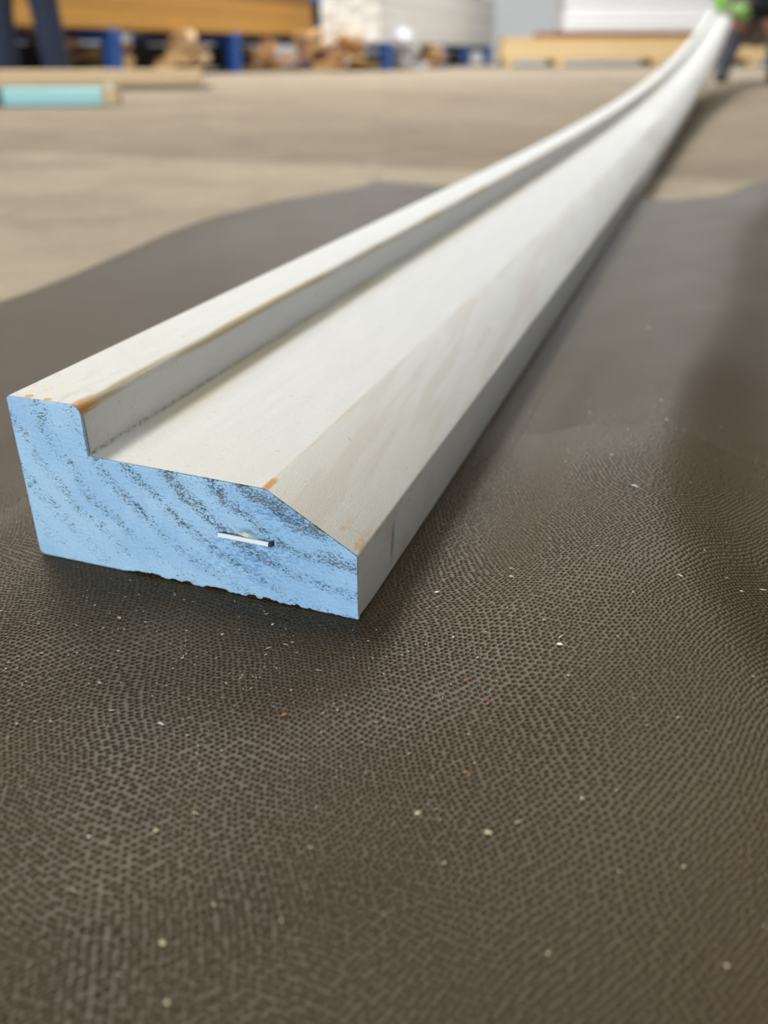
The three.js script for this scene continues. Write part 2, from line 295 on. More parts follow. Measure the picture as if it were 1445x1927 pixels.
  const xs = []; for (let i = 0; i <= NX; i++) xs.push(i / NX * W);
  const side = (x0, x1, nx) => {
    const o = fp.length / 3;
    for (let i = 0; i <= nx; i++) { const x = clamp(mixN(x0, x1, i / nx), 0.00012, W - 0.00012), xe = i === nx ? x - 1e-6 : x + (i === 0 ? 1e-6 : 0), lo = botAt(x) + 0.0001, hi = topAt(xe) - 0.00012 - 0.00030 * noise(x * 1500, 8.2) * sstep(0.04, 0.07, x);
      for (let j = 0; j <= NY; j++) {
        const y = mixN(lo, hi, j / NY), edge = Math.min(y - lo, hi - y, x, W - x), soft = sstep(0, 0.0006, edge);
        const z = 0.0009 + soft * 0.00042 * (lump(x, y) - 0.5) - 0.0006 * pit(x, y) * (0.35 + 0.65 * soft) - 0.00025 * (1 - soft);
        fp.push(x, y, z); fu.push(x / W, y / 0.07);
      } }
    for (let i = 0; i < nx; i++) for (let j = 0; j < NY; j++) { const a = o + i * (NY + 1) + j, b = a + NY + 1; fi.push(a, b, b + 1, a, b + 1, a + 1); }
    const rim = (list) => { const q = fp.length / 3; for (const k of list) { fp.push(fp[k * 3], fp[k * 3 + 1], -0.001); fu.push(fu[k * 2], fu[k * 2 + 1]); } for (let k = 0; k < list.length - 1; k++) fi.push(list[k], q + k, q + k + 1, list[k], q + k + 1, list[k + 1]); };
    const row = (j) => Array.from({ length: nx + 1 }, (_, i) => o + i * (NY + 1) + j), col = (i) => Array.from({ length: NY + 1 }, (_, j) => o + i * (NY + 1) + j);
    rim(row(0)); rim(row(NY).reverse()); if (x0 === 0) rim(col(0).reverse()); rim(col(nx));
  };
  side(0, w1, 110); side(w1, W, 350);
  const fg = new THREE.BufferGeometry(); fg.setAttribute('position', new THREE.Float32BufferAttribute(fp, 3)); fg.setAttribute('uv', new THREE.Float32BufferAttribute(fu, 2)); fg.setIndex(fi); fg.computeVertexNormals();
  const bluePaint = dataTexture(2048, 1024, (c, u, v) => {
    const x = u * W, y = v * 0.07, k = pit(x, y), big = fbm(x * 60, y * 60, 3);
    set3(c, 0.40, 0.62, 0.83); mix3(c, 0.47, 0.69, 0.88, sstep(0.4, 0.7, big)); mix3(c, 0.31, 0.54, 0.80, 0.40 * sstep(0.05, 0.12, x));
    const st = Math.exp(-(((x - 0.099) / 0.018) ** 2) - (((y - 0.022) / 0.006) ** 2)) + 0.8 * Math.exp(-(((x - 0.112) / 0.016) ** 2) - (((y - 0.0375) / 0.006) ** 2)) + 0.5 * Math.exp(-(((x - 0.095) / 0.02) ** 2) - (((y - 0.012) / 0.006) ** 2));
    mix3(c, 0.055, 0.21, 0.46, clamp(0.75 * st * sstep(0.46, 0.66, fbm(x * 700, y * 1500, 3))));                        // deeper blue stains
    const tan = noise(x * 260 + 3, y * 420);
    mix3(c, mixN(0.02, 0.17, tan), mixN(0.035, 0.18, tan), mixN(0.05, 0.16, tan), 0.9 * k);
  }, true, false);
  const face = tag(mesh('painted_end', fg, std(1, 1, 1, 0.55, { map: bluePaint }), board), 'rough pale blue painted end grain with dark pitted growth rings');
  void face;
  // staple with a torn strand of plastic
  const steel = std(0.93, 0.93, 0.93, 0.25), dark = std(0.03, 0.03, 0.035, 0.4, { metalness: 0.6 });
  const sg = rbx(0.0205, 0.0017, 0.0010, 0.0003, 0, 0, 0), st = mesh('staple', sg, steel, board);
  st.position.set(0.0966, 0.0264, 0.0026); st.rotation.set(-0.25, 0.02, -0.012); tag(st, 'bright steel staple standing out of the blue end');
  for (const s of [-1, 1]) { const l = mesh('staple_leg', rbx(s > 0 ? 0.0015 : 0.0005, s > 0 ? 0.0017 : 0.0014, 0.0034, 0.0002, s > 0 ? 0.0108 : -0.0103, 0, s > 0 ? -0.0011 : -0.0016), dark, st); l.userData.label = 'dark bent leg of the staple'; }
  const cv = new THREE.CatmullRomCurve3([[0.1066, 0.0268, 0.0022], [0.1040, 0.0276, 0.0030], [0.1005, 0.0291, 0.0042], [0.0985, 0.0299, 0.0048], [0.0965, 0.0300, 0.0050], [0.0945, 0.0305, 0.0052], [0.0932, 0.0322, 0.0056]].map((a) => new THREE.Vector3(...a)));
  const rp = [], ri = [], RN = 40;
  for (let i = 0; i <= RN; i++) { const t = i / RN, p = cv.getPoint(t), a = 0.4 + 5.0 * t, w = 0.00055 * (0.35 + Math.sin(Math.PI * clamp(t * 0.94)) * 0.9), o = [0.5 * Math.cos(a) * w * 0.4, Math.cos(a) * w, Math.sin(a) * w]; const n = 0.00006;
    for (const [s, q] of [[1, 1], [-1, 1], [-1, -1], [1, -1]]) rp.push(p.x + s * o[0], p.y + s * o[1] - q * n * Math.sin(a), p.z + s * o[2] + q * n * Math.cos(a)); }
  for (let i = 0; i < RN; i++) for (let k = 0; k < 4; k++) { const a = i * 4 + k, b = i * 4 + (k + 1) % 4; ri.push(a, b, b + 4, a, b + 4, a + 4); }
  ri.push(0, 2, 1, 0, 3, 2); const e = RN * 4; ri.push(e, e + 1, e + 2, e, e + 2, e + 3);
  const rg = new THREE.BufferGeometry(); rg.setAttribute('position', new THREE.Float32BufferAttribute(rp, 3)); rg.setIndex(ri);
  tag(mesh('plastic_shred', toCreasedNormals(rg, 0.6), new THREE.MeshPhysicalMaterial({ color: lin(0.72, 0.72, 0.52), roughness: 0.35 }), board), 'twisted whitish green shred of plastic caught under the staple');
}

// ------------------------------------------------------------------ wood crumbs and slivers on the mat
{
  const cream = std(0.64, 0.53, 0.34, 0.7), whiteM = std(0.86, 0.84, 0.80, 0.5), orange = std(0.52, 0.20, 0.06, 0.7);
  const lumpGeo = (l, w, h, bend, sd) => {
    seed = sd; const g = mergeVertices(new THREE.IcosahedronGeometry(1, 2).deleteAttribute('uv').deleteAttribute('normal')); const p = g.attributes.position;
    for (let i = 0; i < p.count; i++) { let x = p.getX(i), y = p.getY(i), z = p.getZ(i); const k = 0.75 + 0.5 * noise(x * 2 + sd, y * 2 + z * 3 + 9); x *= k; z *= k * (1 - 0.35 * x); p.setXYZ(i, x * l / 2, y * h / 2 * k + h / 2, z * w / 2 + bend * x * x * l); }
    return toCreasedNormals(g, 0.5);
  };
  const chip = [lumpGeo(0.0022, 0.0014, 0.0008, 0, 11), lumpGeo(0.0017, 0.0013, 0.0009, 0, 12), lumpGeo(0.0026, 0.0015, 0.0007, 0.05, 13)];
  const sliver = [lumpGeo(0.0034, 0.0006, 0.0005, 0.1, 21), lumpGeo(0.0026, 0.0005, 0.0005, 0.05, 22), lumpGeo(0.0040, 0.0007, 0.0005, 0.18, 23)];
  const crumb = [lumpGeo(0.0010, 0.0008, 0.0006, 0, 31), lumpGeo(0.0012, 0.0006, 0.0005, 0.1, 32)];
  seed = 99;
  // [x, z, shape, colour, size, label]; without a label: one of the look-alikes
  const D = [
    [0.1862, -0.043, sliver[1], cream, 1, 'thin pale wood sliver just beyond a cream crumb, right of the nose'], [0.1873, -0.037, chip[1], cream, 1, 'plump cream wood crumb just nearer than a thin sliver, right of the nose'],
    [0.1616, -0.0256, chip[2], whiteM, .8, 'white crumb closest to the nose edge of the board'], [0.2158, -0.058], [0.2466, -0.0436, sliver[1], whiteM, 1, 'curved white sliver at the foot of the fold on the right'], [0.2044, -0.0102, chip[0], cream, .7],
    [0.2116, -0.0022, sliver[0], whiteM, .8, 'slim white sliver lying just beyond a brighter white flake'], [0.212, 0.0019, chip[2], whiteM, 1, 'bright white flake on open mat right of the blue end'], [0.2171, 0.016], [0.1756, 0.0012], [0.1866, 0.0111],
    [0.1856, 0.0231, chip[1], orange, .8, 'small orange crumb, the farther of the orange specks right of the blue end'], [0.1953, 0.0324, chip[1], orange, .7, 'small orange crumb, the middle of the orange specks right of the blue end'], [0.1961, 0.0608, sliver[1], orange, 1, 'rust brown splinter, the nearest of the orange specks right of the blue end'],
    [0.1876, 0.0788, chip[0], cream, 1.1, 'large cream wood flake on the near middle of the mat'], [0.207, 0.0792, chip[2], cream, 1, 'cream oblong chip right of the large cream flake'], [0.2135, 0.0737, sliver[1], cream, 1, 'dull sliver beyond the cream oblong chip'], [0.2283, 0.0619, chip[1], cream, .8],
    [0.2763, -0.0585, sliver[1], whiteM, 1, 'white sliver at the far right rim of the picture on the shaded mat'], [0.2683, -0.0482], [0.2503, 0.0285], [0.2318, -0.0286], [0.1903, -0.0168],
    [0.058, 0.0289, chip[1], cream, 1, 'cream crumb in front of the lower back corner of the blue end'], [0.1368, 0.0557, chip[0], orange, 1, 'orange wood splinter on the mat below the middle of the blue end'], [0.1033, 0.072, sliver[2], whiteM, .8, 'curled white shaving on the mat left of the orange splinter'],
    [0.112, 0.0136, chip[2], whiteM, .6, 'white crumb just under the bottom edge of the blue end'], [0.098, 0.025, chip[2], cream, .7], [0.1167, 0.0268, sliver[1], cream, 1], [0.1248, 0.1079, chip[1], cream, 1, 'cream crumb on the near left of the mat'], [0.1095, 0.1155], [0.0853, 0.0721, sliver[1], cream, .9], [0.062, 0.087], [0.071, 0.0826],
    [0.1156, 0.0442, sliver[1], cream, .9], [0.1378, 0.0319, sliver[1], cream, .8], [0.0396, 0.0663, chip[1], cream, .6], [0.1312, 0.0991, sliver[1], cream, 1], [0.1217, 0.0228, sliver[0], cream, .7],
    [0.1441, 0.1349, chip[2], cream, .9, 'dull cream chip near the bottom left, the farther of two'], [0.1527, 0.1467, chip[1], cream, .9, 'dull yellowish chip near the bottom left, the nearer of two'], [0.2279, 0.1078, chip[1], cream, .7, 'cream crumb low on the right half of the near mat'], [0.2653, 0.0996, chip[1], cream, .8, 'pale crumb in the bottom right corner of the mat'],
    [0.255, 0.0768], [0.1159, 0.1302], [0.1501, 0.1221], [0.1987, 0.0918, chip[1], cream, .7], [0.165, 0.0986, chip[1], cream, .6],
    [0.2246, -0.1132, sliver[2], whiteM, 1, 'long curved white shaving on the left slope of the fold'], [0.2154, -0.1769, chip[1], cream, .9, 'blurred cream crumb beyond the long curved shaving'], [0.2324, -0.1947, chip[1], whiteM, .8], [0.2282, -0.2209, chip[0], whiteM, .9], [0.1932, -0.2029, chip[1], cream, .9],
    [0.2087, -0.3925, chip[0], cream, 1.6, 'far pale flake blurred on the mat beside the board'], [0.2112, -0.1445, chip[1], whiteM, .7], [0.1911, -0.1383, chip[1], cream, .7],
  ];
  const kinds = [[chip, 'wood_chip', 'small pale wood chip lying on the dark dimpled mat', 'chip', 'pale wood chips on the mat'], [sliver, 'wood_sliver', 'thin pale wood sliver lying on the dark dimpled mat', 'sliver', 'pale wood slivers on the mat'], [crumb, 'wood_crumb', 'tiny pale wood crumb lying on the dark dimpled mat', 'crumb', 'pale wood crumbs on the mat']];
  for (const [x, z, g0, m0, k = 1, label] of D) {
    const g = g0 ?? crumb[rnd() < 0.5 ? 0 : 1], kind = kinds.find((a) => a[0].includes(g)), p = onBoard(x, matY(x, z) + 0.0001, z);
    const o = mesh(kind[1], g, m0 ?? (rnd() < 0.6 ? cream : whiteM)); o.position.copy(p); o.rotation.y = rr(-0.8, 0.9); o.scale.setScalar(k * 0.85);
    if (label) tag(o, label, kind[3]); else tag(o, kind[2], kind[3], kind[4]);
  }
  const n = 520, dustM = new THREE.InstancedMesh(lumpGeo(0.0007, 0.00022, 0.00018, 0.1, 41), std(0.80, 0.74, 0.62, 0.7), n), X = new THREE.Matrix4(), Q = new THREE.Quaternion(), UPV = new THREE.Vector3(0, 1, 0), Sv = new THREE.Vector3();
  seed = 5;
  for (let i = 0; i < n; i++) { let x, z; do { if (rnd() < 0.6) { x = rr(0.0, 0.2); z = rr(0.003, 0.08); } else { x = rr(-0.05, 0.3); z = rr(-0.25, 0.16); } } while (x > -0.005 && x < 0.145 && z < 0.002);
    Sv.setScalar(rr(0.5, 1.5)); Q.setFromAxisAngle(UPV, rr(0, 3.1)); X.compose(onBoard(x, matY(x, z), z), Q, Sv); dustM.setMatrixAt(i, X); }
  dustM.name = 'sawdust'; dustM.castShadow = dustM.receiveShadow = true; tag(dustM, 'fine pale sawdust scattered over the dimpled mat', 'sawdust'); dustM.userData.kind = 'stuff'; scene.add(dustM);
  const bits = new THREE.InstancedMesh(chip[0], std(0.85, 0.80, 0.70, 0.4), 220); seed = 15;
  for (let i = 0; i < 220; i++) { const f = rr(1.4, 7), x = rr(-0.55, 0.55) * f; Sv.setScalar(rr(1.0, 2.6) * (0.7 + f * 0.12)); Q.setFromAxisAngle(UPV, rr(0, 3.1)); X.compose(new THREE.Vector3(x, -0.004, -f), Q, Sv); bits.setMatrixAt(i, X); }
  bits.name = 'wood_bits'; bits.castShadow = bits.receiveShadow = true; tag(bits, 'tiny pale wood bits littered over the concrete floor', 'wood bits'); bits.userData.kind = 'stuff'; scene.add(bits);
}

// ------------------------------------------------------------------ timber on the floor at the left
function timber(name, w, h, d, m, x, y, z, turn, label, category, group, r = 0.004) {
  const g = rbx(w, h, d, Math.min(r, h / 3, w / 3, d / 3)); const uvs = g.attributes.uv, p = g.attributes.position, long = w >= d;
  for (let i = 0; i < p.count; i++) uvs.setXY(i, (long ? p.getX(i) : p.getZ(i)) * 0.8 + x, ((long ? p.getZ(i) : p.getX(i)) + p.getY(i)) * 1.3 + z);
  const o = mesh(name, g, m); o.position.set(x, y, z); o.rotation.y = turn; tag(o, label, category, group); return o;
}
timber('plank', 2.6, 0.026, 0.30, M.plankDark, -2.33, 0.010, -5.62, 0.06, 'thin dark plank lying flat on the concrete under the pale plank', 'plank');
timber('plank', 2.6, 0.075, 0.22, M.plank, -2.36, 0.0615, -5.50, 0.10, 'thick pale pine plank lying on a thin dark plank on the concrete', 'plank');
{
  const g = base('wrapped_length', -1.62, -0.003, -3.80, 0.0);
  tag(mesh('film_cover', rbx(0.90, 0.066, 0.09, 0.012, 0.06, 0.034, 0), M.cyan, g), 'light cyan plastic film');
  tag(mesh('timber_core', rbx(1.0, 0.055, 0.075, 0.004, 0.07, 0.034, 0), M.plank, g), 'bare timber end sticking out of the film');
  tag(mesh('film_band', rbx(0.10, 0.068, 0.093, 0.01, 0.07, 0.034, 0), M.teal, g), 'dark teal band round the film');
  const roll = mesh('film_roll', new THREE.TorusGeometry(0.018, 0.008, 10, 20).translate(0.535, 0.055, 0.02), std(0.75, 0.68, 0.58, 0.5), g); roll.userData.label = 'curled pale film end';
  tag(g, 'timber length wrapped in light cyan film on the concrete before the pale plank', 'timber');
}

// ------------------------------------------------------------------ stacks behind
function stillage(p, back, off, turn, L, h, label) {          // a low steel box tray
  const g = base('steel_stillage', p.x + back.x * off, -0.004, p.z + back.z * off, turn);
  mesh('tray', mergeGeometries([rbx(L, h - 0.05, 0.02, 0.004, 0, h / 2 + 0.02, 0.16), rbx(L, h - 0.05, 0.02, 0.004, 0, h / 2 + 0.02, -0.16), rbx(0.02, h - 0.05, 0.3, 0.004, -L / 2 + 0.01, h / 2 + 0.02, 0), rbx(0.02, h - 0.05, 0.3, 0.004, L / 2 - 0.01, h / 2 + 0.02, 0), rbx(L, 0.02, 0.3, 0.004, 0, 0.055, 0)]), M.navySteel, g);
  for (const s of [-1, 1]) mesh('runner', rbx(0.08, 0.045, 0.34, 0.004, s * L * 0.4, 0.0225, 0), M.navySteel, g);
  tag(g, label, 'stillage');
}
// honey coloured beams on blue steel bearers; they run away to the right
{
  const A = new THREE.Vector3(-3.1, 0, -6.2), B = new THREE.Vector3(-0.86, 0, -12.2), dir = B.clone().sub(A), len = dir.length(), turn = Math.atan2(-dir.z, dir.x), mid = A.clone().add(B).multiplyScalar(0.5);
  const back = new THREE.Vector3(-Math.sin(turn), 0, -Math.cos(turn));   // away from the camera
  const side = ['front', 'second', 'third', 'fourth', 'fifth', 'rearmost'], row = ['bottom', 'second', 'third', 'top'];
  for (let k = 0; k < 4; k++) for (let j = 0; j < 6; j++) {
    const o = back.clone().multiplyScalar(0.10 + j * 0.205), m = k >= 2 ? M.brownBeam : M.honey[(j + k) % 3];
    timber('timber_beam', len - (k === 1 ? 0.05 : 0) - j * 0.03, 0.155, 0.20, m, mid.x + o.x, 0.37 + 0.08 + k * 0.160, mid.z + o.z, turn, `${k >= 2 ? 'brown' : 'honey coloured'} timber beam in the ${row[k]} layer, ${side[j]} row from the front`, 'beam');
  }
  const B4 = ['nearest', 'second nearest', 'third nearest', 'farthest'];
  [0.10, 0.36, 0.69, 0.965].forEach((t, i) => {
    const p = A.clone().lerp(B, t), g = base('blue_trestle', p.x + back.x * 0.62, -0.004, p.z + back.z * 0.62, turn);
    mesh('crossbar', rbx(0.16, 0.09, 1.28, 0.01, 0, 0.325, 0), M.blue, g);
    for (const s of [-1, 1]) mesh('leg', rbx(0.16, 0.28, 0.10, 0.008, 0, 0.14, s * 0.58), M.blue, g);
    tag(g, `blue steel trestle under the honey beams, the ${B4[i]} of the four`, 'trestle');
  });
  [0.23, 0.53, 0.83].forEach((t, i) => stillage(A.clone().lerp(B, t), back, 0.85, turn, 1.5, 0.27, `dark navy steel stillage in the shade under the honey beams, ${['nearest', 'middle', 'farthest'][i]} of three`));
  // dark rack post between the two stacks
  const g = base('rack_upright', -0.93, -0.004, -13.6);
  mesh('post', rbx(0.34, 2.6, 0.14, 0.01, 0, 1.3, 0), M.navySteel, g);
  mesh('bracket', rbx(0.46, 0.16, 0.2, 0.01, 0, 0.86, 0.06), M.blue, g); mesh('foot', rbx(0.5, 0.04, 0.3, 0.008, 0, 0.02, 0), M.navySteel, g);
  tag(g, 'dark navy rack upright with a blue bracket between the two stacks', 'rack');
}
// a reddish brown pack behind the standing person
for (let k = 0; k < 3; k++) timber('timber_beam', 1.5, 0.2, 0.4, k === 2 ? M.redBoard : M.brownBeam, -5.0, 0.62 + k * 0.205, -9.6, 0.1, `${['lowest brown', 'middle brown', 'topmost red brown'][k]} beam of the pack behind the standing person`, 'beam');
{ const g = base('blue_trestle', -5.0, -0.004, -9.6, 0.1); mesh('crossbar', rbx(1.2, 0.1, 0.34, 0.01, 0, 0.474, 0), M.navySteel, g); for (const s of [-1, 1]) mesh('leg', rbx(0.12, 0.43, 0.3, 0.008, s * 0.5, 0.215, 0), M.navySteel, g); tag(g, 'dark steel trestle under the brown pack behind the standing person', 'trestle'); }
// white mouldings on blue supports
{
  const A = new THREE.Vector3(-0.05, 0, -11.0), B = new THREE.Vector3(2.0, 0, -17.6), dir = B.clone().sub(A), len = dir.length(), turn = Math.atan2(-dir.z, dir.x), mid = A.clone().add(B).multiplyScalar(0.5), back = new THREE.Vector3(-Math.sin(turn), 0, -Math.cos(turn));
  const COL = ['front', 'second', 'third', 'rear'];
  const W4 = ['nearest', 'second nearest', 'third nearest', 'farthest'];
  for (let k = 0; k < 8; k++) for (let j = 0; j < 4; j++) {
    const o = back.clone().multiplyScalar(0.085 + j * 0.172), dl = ((k * 7 + j * 3) % 5) * 0.012;
    timber('white_moulding', len - dl, 0.0858, 0.1712, M.white[(k + j * 2) % 3], mid.x + o.x + (dl / 2) * Math.cos(turn) * ((k % 2) ? 1 : -1) * .5, 0.29 + 0.043 + k * 0.0865, mid.z + o.z, turn, `white primed moulding in layer ${['one', 'two', 'three', 'four', 'five', 'six', 'seven', 'eight'][k]} from the floor, ${COL[j]} row of the stack`, 'moulding', 'white mouldings in the stack on blue supports', 0.004);
  }
  [0.25, 0.56, 0.82].forEach((t, i) => stillage(A.clone().lerp(B, t), back, 0.45, turn, i ? 1.3 : 1.9, 0.19, `dark navy steel stillage in the shade under the white mouldings, ${['nearest', 'middle', 'farthest'][i]} of three`));
  const top = timber('timber_beam', 3.2, 0.10, 0.5, M.redBoard, 1.25 + back.x * 0.3, 0.29 + 8 * 0.0865 + 0.052, -15.2 + back.z * 0.3, turn, 'dark red board lying on top of the white moulding stack', 'beam'); void top;
  [0.06, 0.45, 0.68, 0.95].forEach((t, i) => {
    const p = A.clone().lerp(B, t), g = base('blue_support', p.x + back.x * 0.34, -0.004, p.z + back.z * 0.34, turn);
    mesh('crossbar', rbx(0.2, 0.08, 0.74, 0.01, 0, 0.252, 0), M.blue, g);
    for (const s of [-1, 1]) mesh('leg', rbx(0.2, 0.215, 0.12, 0.008, 0, 0.1075, s * 0.31), M.blue, g);
    tag(g, `blue steel support under the white mouldings, the ${W4[i]} of the four`, 'support');
  });
}
// pale timber pack on the right with white wrapped packs on it
{
  const z = -14.6, x0 = 1.78, x1 = 6.6, L = x1 - x0, cx = (x0 + x1) / 2, t = 0.012;
  const row = ['lowest', 'middle', 'top'], col = ['front', 'middle', 'rear'];
  for (let k = 0; k < 3; k++) for (let j = 0; j < 3; j++) timber('pale_beam', L - j * 0.03 - k * 0.02, 0.094, 0.24, M.paleBeam[(j + k * 2) % 3], cx, 0.088 + 0.047 + k * 0.097, z - 0.12 - j * 0.245, t, `pale yellow timber beam, ${row[k]} layer and ${col[j]} row of the low pack`, 'beam');
  for (const [i, x] of [1.9, 2.66, 4.15, 5.6].entries()) timber('bearer', 0.12, 0.09, 0.8, M.paleBeam[1], x, 0.041, z - 0.36, t, `timber bearer under the low pale pack, number ${['one', 'two', 'three', 'four'][i]} from its end by the grey wall`, 'bearer');
  for (let j = 0; j < 3; j++) timber('red_board', 4.2, 0.062, 0.22, M.redBoard, 4.45, 0.379 + 0.033, z - 0.14 - j * 0.23, t, `red brown board lying on the pale pack, ${col[j]} of three`, 'board');
  const names2 = ['lower', 'upper'];
  for (let k = 0; k < 2; k++) {
    const h = k ? 0.42 : 0.335, y = 0.446 + (k ? 0.352 : 0), g = base('wrapped_pack', 4.55, y, z - 0.36, t);
    mesh('plastic_wrap', rbx(3.75, h, 0.72, 0.03, 0, h / 2, 0), M.wrap, g);
    for (const s of [-1.2, 0, 1.2]) mesh('strap', rbx(0.03, h + 0.006, 0.726, 0.004, s, h / 2, 0), M.wrapLine, g).visible = false;
    g.children = g.children.filter((c) => c.visible);
    for (const q of [0.25, 0.5, 0.75]) mesh('fold', new THREE.CapsuleGeometry(0.012, 3.4, 4, 8).rotateZ(Math.PI / 2).translate(0, h * q, 0.358), M.wrap, g);
    tag(g, `white plastic wrapped pack of mouldings, the ${names2[k]} of two on the pale timber`, 'pack');
    if (!k) timber('spacer_lath', 3.7, 0.016, 0.66, M.wrapLine, 4.55, y + h + 0.0085, z - 0.36, t, 'dark spacer laths between the two white wrapped packs', 'lath');
  }
}

// ------------------------------------------------------------------ heaps of offcuts
{
  const shapes = [];
  seed = 321;
  for (let i = 0; i < 7; i++) {
    const g = rbx(1, 1, 1, 0.06), p = g.attributes.position, cut = rr(-0.35, 0.35), cut2 = rr(-0.25, 0.25);
    for (let k = 0; k < p.count; k++) { const x = p.getX(k), y = p.getY(k), z = p.getZ(k); p.setXYZ(k, x + (x > 0 ? cut * y : cut2 * z), y, z); }
    g.computeVertexNormals(); shapes.push(g);
  }
  // each heap: centre x, z, half width, depth, height, number, palette, where
  const P = M.pine, H = [
    [-4.75, -8.6, 0.45, 0.35, 0.46, 9, [P[3], P[1], P[0]], 'behind the standing person'],
    [-2.92, -8.4, 0.36, 0.3, 0.40, 12, [P[0], P[2], P[3], P[4]], 'beside the legs of the standing person'],
    [-2.42, -8.6, 0.22, 0.25, 0.24, 9, [P[4], P[2], M.plankDark, P[0]], 'before the second blue trestle'],
    [-1.88, -9.2, 0.27, 0.25, 0.34, 12, [P[3], P[1], P[0]], 'under the middle of the honey beams'],
    [-1.34, -10.9, 0.26, 0.3, 0.30, 10, [P[4], P[2], P[0]], 'under the farthest honey beams'],
    [-0.85, -11.3, 0.28, 0.3, 0.40, 14, [P[2], P[0], P[1]], 'below the end of the honey beams'],
    [-0.40, -11.0, 0.26, 0.28, 0.33, 13, [P[2], P[4], P[0], P[1]], 'beside the white mouldings'],
    [0.66, -13.3, 0.20, 0.2, 0.24, 9, [P[0], P[2], P[1]], 'under the middle of the white mouldings'],
    [0.22, -11.9, 0.28, 0.28, 0.34, 13, [M.silver, M.white[0], M.white[1]], 'white'],
  ];
  const ORD = ['first', 'second', 'third', 'fourth', 'fifth', 'sixth'], TIER = ['bottom', 'second', 'third', 'top'];
  for (const [cx, cz, hw, hd, ht, n, pal, where] of H) {
    const white = where === 'white', tiers = [[], [], [], []];
    for (let i = 0; i < n; i++) {
      const t = i / n, q = Math.floor(t * 4), lvl = q / 3.2, k = 1 - 0.75 * lvl, o = mesh(white ? 'white_offcut' : 'wood_offcut', shapes[i % 7], pal[i % pal.length]);
      const L = rr(0.16, 0.34), h = rr(0.035, 0.085), w = rr(0.06, 0.12);
      o.scale.set(L, h, w); o.rotation.set(rr(-0.15, 0.15) * (1 + lvl), rr(-1.2, 1.2), rr(-0.3, 0.3) * (0.4 + lvl));
      o.position.set(cx + hw * k * (((i * 0.618) % 1) * 2 - 1), -0.004 + h / 2 + 0.02 + lvl * (ht - h), cz + hd * k * rr(-1, 1));
      tiers[q].push(o);
    }
    tiers.forEach((list, q) => list.sort((a, b) => a.position.x - b.position.x).forEach((o, i) => white
      ? tag(o, `white offcut, ${ORD[i]} from left in the ${TIER[q]} tier of the white heap`, 'offcut', 'white offcuts in a heap before the blue supports')
      : tag(o, `pine offcut, ${ORD[i]} from left in the ${TIER[q]} tier ${where}`, 'offcut', `pine offcuts in the heap ${where}`)));
  }
  const w = new THREE.SphereGeometry(0.2, 40, 28), p = w.attributes.position, v = new THREE.Vector3();
  for (let i = 0; i < p.count; i++) { v.fromBufferAttribute(p, i); const a = 0.7 + 0.55 * fbm(v.x * 14 + 5, v.y * 14 + v.z * 17 + 9, 3); p.setXYZ(i, v.x * a * 1.25, (v.y * a) * 0.62, v.z * a); } w.computeVertexNormals();
  const o = mesh('crumpled_wrap', w, M.silver); o.position.set(0.17, 0.32, -11.85); tag(o, 'crumpled silvery white plastic wrap on top of the white offcuts', 'plastic wrap');
}

